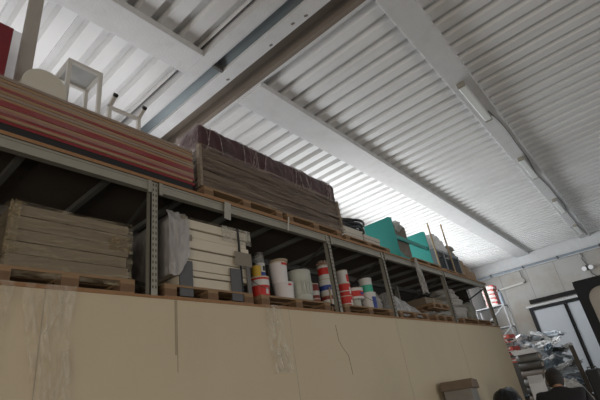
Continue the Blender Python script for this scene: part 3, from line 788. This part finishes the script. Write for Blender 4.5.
# (e) hanging bag
t = thing('hanging_film', 'long twisted translucent film hanging from the shelf edge above the pallet', 'film', (7.20, 2.96, 2.0))
def hg(u, v):
    a = 2*PI*u; r = .05+.055*math.sin(min(1, v*1.2)*PI*.62) + .012*noise.noise(Vector((math.cos(a)*2, math.sin(a)*2, v*9)))
    return (.06*v+r*math.cos(a)*1.2, -.03+r*math.sin(a)*.3, .03-v*.62+.02*math.sin(a*2))
MB().grid(hg, 20, 30).build('film_body', film('hang_film2', (.45, .42, .38), lo=.35, hi=.85, scale=5, stretch=(2, 1, .6), bump=1), t)
# (f) small stack
t = pallet(7.65, 8.45, 1.19, 'small reddish pallet on the white crumpled sheet', h=.10, dep=.6)
tag(MB().blob((0, 0, .06), (.40, .3, .075), 31, .3, 2.4, 36, 12, flat=-.055).build('crumpled_sheet', mat('white_sheet', (.42, .41, .38), .7, bump=.6)), 'crumpled white sheet between the two small pallets', 'sheet', loc=(8.05, 3.40, LZ+.0))
carton(8.03, 3.13, 1.29, .80, .5, .13, 'flat grey-brown carton on the small reddish pallet', m_=GB)
# (g) sacks
SK = mat('pale_sack', (.40, .38, .35), .85, var=.1, scale=4, bump=.5)
def sack(x, y, z, r, seed, label, m_=SK):
    return tag(MB().blob((0, 0, r[2]*.8), r, seed, .2, 1.8, 30, 18, flat=-r[2]*.8, power=.8).build('fabric_sack', m_, subd=0), label, 'sack', 'pale sacks on the lower shelf', loc=(x, y, z))
sack(9.62, 3.52, LZ, (.62, .36, .20), 1, 'wide pale sack at the bottom, right of the fourth upright')
sack(9.55, 3.45, LZ+.30, (.40, .30, .11), 2, 'pale folded sack lying second in the sack pile')
sack(9.48, 3.45, LZ+.45, (.36, .28, .10), 3, 'pale folded sack lying third in the sack pile')
sack(9.43, 3.45, LZ+.58, (.30, .25, .08), 4, 'topmost pale sack of the pile behind the fourth upright')
sack(10.55, 3.45, LZ, (.26, .26, .28), 6, 'mottled grey upright sack near the end upright of the rack', mat('mottled_sack', (.24, .24, .20), .85, var=.5, scale=9))

# loose film hanging on the partition wall
def hang(name, x0, x1, z0, z1, seed, label, waist=.4, m_=FILM_W):
    def f(u, v):
        w_ = 1-waist*math.sin(v*PI)
        c = (x0+x1)/2 + .12*(x1-x0)*math.sin(v*4+seed)
        x = c+(u-.5)*(x1-x0)*w_
        y = 2.975 - .018*(1+math.sin(u*22+seed*2+3*v)) - .012*noise.noise(Vector((u*6, v*8, seed)))
        if v > .97: y = 2.97
        return (x, y, z0+(z1-z0)*v + .03*noise.noise(Vector((u*3, 0, seed)))*(1-v))
    return tag(MB().grid(f, 40, 40).build('hanging_film', m_), label, 'film', 'loose film hanging on the beige wall')
hang('f', .95, 1.30, -.10, .95, 1, 'wide loose film hanging on the beige wall below the wrapped cartons', .35)
hang('f', .70, .86, .40, .95, 4, 'narrow strand of film hanging at the far left of the beige wall', .2)
hang('f', 3.12, 3.40, .28, .95, 2, 'torn clear film strip hanging on the beige wall below the red pail', .1)
# stain and crack on the wall
mk = MB(); p = [(4.36, 2.9985, .78), (4.37, 2.9985, .6), (4.42, 2.9985, .52), (4.52, 2.9985, .42), (4.54, 2.9985, .2)]
mk.tube(p, .004, 4); mk.build('wall_crack', mat('crack_dark', (.25, .21, .17), .9), part_wall)
mk = MB(); mk.box(2.07, 2.085, 2.9975, 3.0, .48, .92).box(2.09, 2.095, 2.9975, 3.0, .35, .92); mk.build('drip_stain', mat('drip', (.36, .30, .21), .9), part_wall)

# ---------------------------------------------------------------- far rack with braces behind the box end
t = thing('white_shelf_frame', 'white braced metal shelf frame beyond the end of the rack', 'rack', (16.3, 3.92, FLOOR))
SZ = 2.06-FLOOR
for x in (0, .5):
    for y in (0, 1.0): B(x-.024, x+.024, y-.024, y+.024, 0, SZ).build('post', mat('dull_white_enamel', (.40, .41, .42), .5), t)
for z in (SZ, SZ-.75, SZ-1.5, 1.0): B(-.03, .53, -.03, 1.03, z-.035, z).build('shelf', _M['dull_white_enamel'], t)
d = MB()
for k in range(3):
    z = SZ-.75*(k+1)
    d.bar((-.02, 1.0, z), (-.02, 0, z+.70), .03, .04)
d.build('diagonal_brace', _M['dull_white_enamel'], t)
RW = mat('red_white_print', (.55, .50, .48), .6, var=.05, dirt=(.5, .05, .05), dirt_amt=1.0, dscale=7, dlo=.48, dhi=.52)
rnd = random.Random(20)
for k in range(5):
    t2 = thing('printed_box', 'red and white printed box, %s in the stack on the white shelf frame' % ['lowest', 'second', 'third', 'fourth', 'topmost'][k], 'box', (16.6, 4.27+rnd.uniform(-.03, .03), 2.06+k*.15), group='red and white boxes')
    B(-.22, .22, -.18, .22, 0, .145).build('box_body', RW, t2, bevel=.004)
    B(-.222, -.219, -.10, .12, .04, .11).build('box_label', WHITE_PL, t2)
t2 = thing('blue_grey_drum', 'slim blue-grey bottle on the white shelf frame beside the printed boxes', 'bottle', (16.5, 3.96, 2.06))
MB().lathe([(0, 0), (.07, 0), (.075, .05), (.07, .38), (.03, .45), (.03, .5), (0, .5)], 20).build('bottle_body', mat('blue_grey', (.25, .29, .34), .4), t2)
MB().lathe([(.034, .48), (.034, .54), (0, .54)], 16).build('cap', BLACK, t2)
rnd = random.Random(33)
REDT = mat('red_tool', (.50, .08, .06), .45); 
for k in range(7):
    t2 = thing('red_crate', 'small red and white plastic crate in the jumble behind the wall end, %s' % ['lowest', 'second up', 'third up', 'in the middle', 'third from top', 'second from top', 'topmost'][k], 'crate', (13.2+.03*(k % 2), 3.38+.05*math.sin(k*2.1), .10+k*.105), rz=.35*math.sin(k*1.7), group='red crates behind the wall end')
    m_ = (REDT, mat('dull_grey_box', (.2, .19, .18), .6), RW)[k % 3]
    B(-.17, .17, -.15, .15, 0, .012).build('crate_bottom', m_, t2)
    for y in (-.15, .138): B(-.17, .17, y, y+.012, .012, .10).build('crate_side', m_, t2)
    for x in (-.17, .158): B(x, x+.012, -.138, .138, .012, .10).build('crate_end', m_, t2)
    B(-.176, -.17, -.08, .08, .04, .08).build('crate_grip', (WHITE_MT, GALV_D, BLACK)[k % 3], t2)
tag(B(-.3, .3, -.28, .28, 0, .10-FLOOR).build('storage_cabinet', GALV_D), 'dark cabinet carrying the red crates behind the wall end', 'cabinet', loc=(13.2, 3.44, FLOOR))

# ---------------------------------------------------------------- heap of plastic film bundles
FC = [mat('silver_plastic', (.55, .60, .65), .28, var=.35, scale=5, bump=.9),
      mat('blue_grey_plastic', (.26, .33, .40), .3, var=.4, scale=5, bump=.9),
      mat('milky_plastic', (.85, .87, .88), .3, var=.2, scale=5, bump=.9),
      mat('dull_grey_plastic', (.24, .24, .24), .4, var=.3, scale=5, bump=.8),
      mat('dark_plastic', (.08, .09, .10), .35, var=.3, scale=5, bump=.8)]
tag(MB().blob((0, 0, .80), (.70, .70, 1.0), 40, .15, 1.6, 40, 26, flat=-.80).build('film_waste_mound', FC[4]), 'compacted dark core of the heap of plastic film at the far end', 'plastic film', kind='stuff', loc=(14.6, 2.98, FLOOR))
rnd = random.Random(17)
cols = ['silver', 'blue-grey', 'milky white', 'dull grey', 'dark grey']
spots = ['at the left foot', 'low on the left', 'low in the middle', 'low on the right', 'halfway up on the left', 'halfway up in the middle', 'halfway up on the right', 'near the top on the left', 'near the top in the middle', 'near the top on the right']
cnt = 0
for row in range(11):
    z = FLOOR + .30 + row*.200
    wd = 1.12 - .40*(row/10)**2
    for k in range(9):
        y = 3.0 + wd*(-1+2*(k+.5*(row % 2)+.25)/9) + rnd.uniform(-.05, .05)
        q = (y-3.0)/1.1
        x = 14.2 - (1.28-.75*(row/10)**2)*math.sqrt(max(.05, 1-q*q*.8)) + rnd.uniform(-.08, .12)
        c = rnd.choice((0, 0, 1, 2, 2, 2, 3, 1, 0, 4))
        r = (rnd.uniform(.10, .17), rnd.uniform(.15, .32), rnd.uniform(.03, .085))
        hpos = ['lowest layer', 'second layer', 'third layer', 'fourth layer', 'fifth layer', 'middle layer', 'fifth layer from the top', 'fourth layer from the top', 'third layer from the top', 'second layer from the top', 'crest'][row]
        side = ['far right', 'right', 'inner right', 'mid-right', 'centre', 'mid-left', 'inner left', 'left', 'far left'][k]
        o = MB().blob((0, 0, 0), r, 100+cnt, .75, 2.6, 22, 12, sm=False).build('film_bundle', FC[c])
        o.rotation_euler = (rnd.uniform(-.75, .75), rnd.uniform(-.6, .6), rnd.uniform(-.8, .8))
        o.location = (x, y, z)
        tag(o, 'crumpled %s bundle, %s of the plastic heap, %s' % (cols[c], hpos, side), 'plastic film', 'crumpled film bundles in the heap')
        cnt += 1
# white clear sack of scraps at the foot of the heap
t = thing('scrap_sack', 'clear sack full of white scraps at the foot of the plastic heap', 'sack', (11.6, 2.02, FLOOR))
MB().blob((0, 0, .62), (.32, .34, .62), 77, .2, 2.2, 30, 20, flat=-.62).build('sack_body', mat('scrap_white', (.48, .47, .45), .6, var=.6, scale=14, bump=1, bscale=20), t)
# grey rolled sheets in front left of heap
rnd = random.Random(14)
for k in range(10):
    z = FLOOR+.095+k*.19
    t = thing('grey_roll', 'dull grey rolled sheet, %s in the stack left of the plastic heap' % ['lowest', 'second from the floor', 'third from the floor', 'fourth from the floor', 'fifth from the floor', 'fifth from the top', 'fourth from the top', 'third from the top', 'second from the top', 'topmost'][k], 'roll', (12.4, 2.82, z), group='grey rolled sheets')
    MB().tube([(-.10, -.26, 0), (.08, .30, 0)], .094, 16).build('roll_body', (FC[3], mat('taupe_roll', (.22, .19, .17), .6), mat('dark_roll', (.10, .095, .09), .6))[k % 3], t)
    MB().tube([(-.103, -.267, 0), (-.101, -.26, 0)], .05, 12).build('roll_core', CRM, t)
for k in range(3):
    tag(B(-.2, .2, -.28, .28, 0, .035).build('laminate_sheet', mat('bright_panel', (.75, .76, .78), .4)), 'bright white flat panel, %s of three on the grey rolls' % ['lowest', 'middle', 'upper'][k], 'panel', 'white flat panels on the grey rolls', loc=(12.4, 2.84+.02*k, FLOOR+.095+9*.19+.095+k*.037))
# white open carton before the heap
t = thing('white_carton', 'open white carton beside the person in black', 'box', (9.0, 2.08, FLOOR), rz=.25)
B(-.13, .13, -.13, .13, 0, 1.34).build('carton_body', mat('white_card', (.72, .72, .74), .6), t, bevel=.004)
MB().obox((-.16, 0, 1.40), (.010, .25, .14), (0, -.5, 0)).build('flap', _M['white_card'], t)
MB().obox((0, -.16, 1.40), (.25, .010, .14), (.5, 0, 0)).build('flap', _M['white_card'], t)
# plank leaning, black box, junk right
tag(MB().bar((0, 0, 0), (.55, .12, 1.92), .10, .035).build('leaning_plank', mat('dark_plank', (.07, .055, .04), .8)), 'dark brown plank leaning against the right side of the plastic heap', 'plank', loc=(12.5, 1.80, FLOOR))
t = thing('black_case', 'black upright case near the lower right corner', 'case', (10.9, 1.40, FLOOR))
B(-.18, .18, -.12, .12, 0, 1.38).build('case_body', BLACK, t, bevel=.03)
MB().tube([(-.0, -.08, 1.38), (0, -.08, 1.42), (0, .08, 1.42), (0, .08, 1.38)], .012, 6).build('case_handle', GALV_D, t)
rnd = random.Random(55)
for k in range(10):
    c = k % 4
    o = MB().blob((0, 0, 0), (rnd.uniform(.15, .28), rnd.uniform(.08, .2), rnd.uniform(.04, .09)), 300+k, .6, 2.5, 18, 10, sm=False).build('film_bundle', [FC[3], FC[4], mat('brown_scrap', (.16, .12, .09), .8), FC[0]][c])
    o.location = (12.1+.1*(k % 3), 1.15+.09*(k % 4)+.1*(k//5), FLOOR+.12+.105*k); o.rotation_euler = (rnd.uniform(-.5, .5), rnd.uniform(-.3, .3), rnd.random()*3)
    tag(o, 'crumpled %s scrap %s in the low heap behind the black case' % (['grey', 'black', 'brown', 'silver'][c], ['at the floor', 'just off the floor', 'lower third', 'lower half', 'middle', 'above the middle', 'upper half', 'upper third', 'near the top', 'at the top'][k]), 'scrap', 'scraps behind the black case')

# ---------------------------------------------------------------- bottom objects near the wall
t = thing('tall_carton', 'tall carton with a brown folded top and clear wrap, against the beige wall', 'box', (6.98, 2.70, FLOOR), rz=.12)
B(-.19, .19, -.20, .22, 0, 1.47).build('carton_body', mat('grey_wrapped_card', (.22, .21, .19), .45, var=.25, scale=4, bump=.4), t, bevel=.01)
MB().prism([(-.22, 1.47), (.22, 1.44), (.17, 1.57), (-.15, 1.60)], -.24, .26, 'Y').build('brown_lid', mat('brown_lid', (.17, .12, .085), .7, var=.2), t, bevel=.015)
B(-.10, -.03, -.209, -.2, 1.18, 1.27).build('white_sticker', WHITE_PL, t)
t = thing('black_sack', 'bulging glossy black plastic sack at the end of the beige wall', 'sack', (8.25, 2.45, FLOOR))
GLB = mat('glossy_black', (.010, .011, .013), .22, bump=.5, scale=4)
MB().blob((0, 0, .69), (.27, .27, .69), 8, .06, 1.6, 30, 24, flat=-.67, power=.75).build('sack_body', GLB, t)
# ---------------------------------------------------------------- person
def skinned(name, verts, edges, radii, m_, parent, sub=2):
    me = bpy.data.meshes.new(name); me.from_pydata(verts, edges, []); me.materials.append(m_)
    o = bpy.data.objects.new(name, me); COL.objects.link(o); o.parent = parent
    sk = o.modifiers.new('skin', 'SKIN'); sk.use_smooth_shade = True
    for i, r in enumerate(radii):
        q = me.skin_vertices[0].data[i]; q.radius = (r if isinstance(r, tuple) else (r, r)); q.use_root = (i == 0)
    s_ = o.modifiers.new('subd', 'SUBSURF'); s_.levels = sub; s_.render_levels = sub
    return o
pt = thing('person', 'person seen from behind in black top with short dark hair, bending slightly over', 'person', (5.14, 1.00, FLOOR-.0), rz=.25)
SKIN = mat('skin', (.42, .24, .16), .5); HAIR = mat('dark_hair', (.012, .009, .008), .6, bump=.6, scale=20); CL = mat('black_cloth', (.010, .010, .012), .85); TR = mat('dark_denim', (.03, .035, .05), .85)
# local: +X forward (away from camera), Y left, Z up.   pelvis lean
V = [(0, 0, .88), (.04, 0, 1.02), (.09, 0, 1.16), (.13, 0, 1.28), (.16, 0, 1.36), (.185, 0, 1.42)]
Ed = [(0, 1), (1, 2), (2, 3), (3, 4), (4, 5)]; Ra = [.14, .13, .14, .13, .07, .052]
for s_ in (-1, 1):
    b = len(V)
    V += [(.13, s_*.17, 1.30), (.20, s_*.25, 1.06), (.40, s_*.20, .93), (.47, s_*.18, .92),
          (0, s_*.10, .80), (.03, s_*.11, .46), (-.02, s_*.12, .09), (.10, s_*.13, .04)]
    Ed += [(3, b), (b, b+1), (b+1, b+2), (b+2, b+3), (0, b+4), (b+4, b+5), (b+5, b+6), (b+6, b+7)]
    Ra += [.065, .045, .033, .030, .085, .060, .042, .035]
    for q in range(4):
        c = len(V); yy = s_*(.18+(-.03+.02*q)); ln = (.06, .075, .078, .065)[q]
        V += [(.50, yy, .915), (.50+ln*.55, yy, .900), (.50+ln*.8, yy, .875)]
        Ed += [(b+3, c), (c, c+1), (c+1, c+2)]; Ra += [.010, .009, .008]
    c = len(V); V += [(.485, s_*.18-s_*.035, .905), (.52, s_*.18-s_*.055, .89)]; Ed += [(b+3, c), (c, c+1)]; Ra += [.010, .009]
body = skinned('body', V, Ed, Ra, SKIN, pt)
# head shape
hd = MB()
def headf(u, v):
    a = 2*PI*u; b_ = PI*(v-.5)
    x = .095*math.cos(b_)*math.cos(a); y = .074*math.cos(b_)*math.sin(a); z = .115*math.sin(b_)
    if z < 0: x *= 1-.15*(-z/.115); y *= 1-.30*(-z/.115)
    f_ = max(0, math.cos(a))*math.cos(b_)
    if abs(a if a < PI else a-2*PI) < .35 and -.03 < z < .02: x += .018*(1-(abs(z+.012)/.04))*(1-abs(a if a < PI else a-2*PI)/.35)
    return (x, y, z)
hd.grid(headf, 32, 24)
for s_ in (-1, 1): hd.blob((-.0, s_*.076, -.01), (.020, .009, .032), 1, .05, 1, 12, 8)
ho = hd.build('head', SKIN, pt); ho.location = (.20, 0, 1.475); ho.rotation_euler = (0, .38, 0)
fe = MB()
for s_ in (-1, 1): fe.blob((.086, s_*.03, .008), (.012, .014, .010), 1, 0, 1, 12, 8)
fe.build('eye', mat('eye_white', (.8, .8, .8), .2), ho)
MB().blob((.088, 0, -.058), (.010, .026, .008), 1, .05, 1, 12, 8).build('mouth', mat('lip', (.38, .15, .12), .5), ho)
hr = MB()
def hairf(u, v):
    a = 2*PI*u; b_ = PI*(v-.5); front = math.cos(a)*math.cos(b_)
    k = 1.17+.03*noise.noise(Vector((math.cos(a)*6, math.sin(a)*6, b_*6)))
    z = .115*math.sin(b_); lim = -.070 + .125*max(0, math.cos(a))
    if z < lim: k = .90; 
    x = .095*math.cos(b_)*math.cos(a)*k; y = .074*math.cos(b_)*math.sin(a)*k
    if z < 0: x *= 1-.15*(-z/.115); y *= 1-.30*(-z/.115)
    return (x, y, z*(.98 if z > 0 else k))
hr.grid(hairf, 40, 30); hr.build('hair', HAIR, ho)
# jacket
V = [(0, 0, .86), (.04, 0, 1.02), (.09, 0, 1.16), (.125, 0, 1.28), (.15, 0, 1.35), (.17, 0, 1.395)]
Ed = [(0, 1), (1, 2), (2, 3), (3, 4), (4, 5)]; Ra = [.165, .16, .17, .160, .12, .075]
for s_ in (-1, 1):
    b = len(V); V += [(.13, s_*.18, 1.30), (.20, s_*.26, 1.06), (.36, s_*.215, .945)]
    Ed += [(3, b), (b, b+1), (b+1, b+2)]; Ra += [.088, .066, .05]
skinned('jacket', V, Ed, Ra, CL, pt)
V = [(0, 0, .90)]; Ed = []; Ra = [.155]
for s_ in (-1, 1):
    b = len(V); V += [(0, s_*.10, .80), (.03, s_*.11, .46), (-.02, s_*.12, .10)]; Ed += [(0, b), (b, b+1), (b+1, b+2)]; Ra += [.105, .08, .07]
skinned('trousers', V, Ed, Ra, TR, pt)
for s_ in (-1, 1): MB().blob((.05, s_*.125, .045), (.15, .055, .06), 1, .03, 1, 20, 12, flat=-.045, power=.8).build('shoe', BLACK, pt)
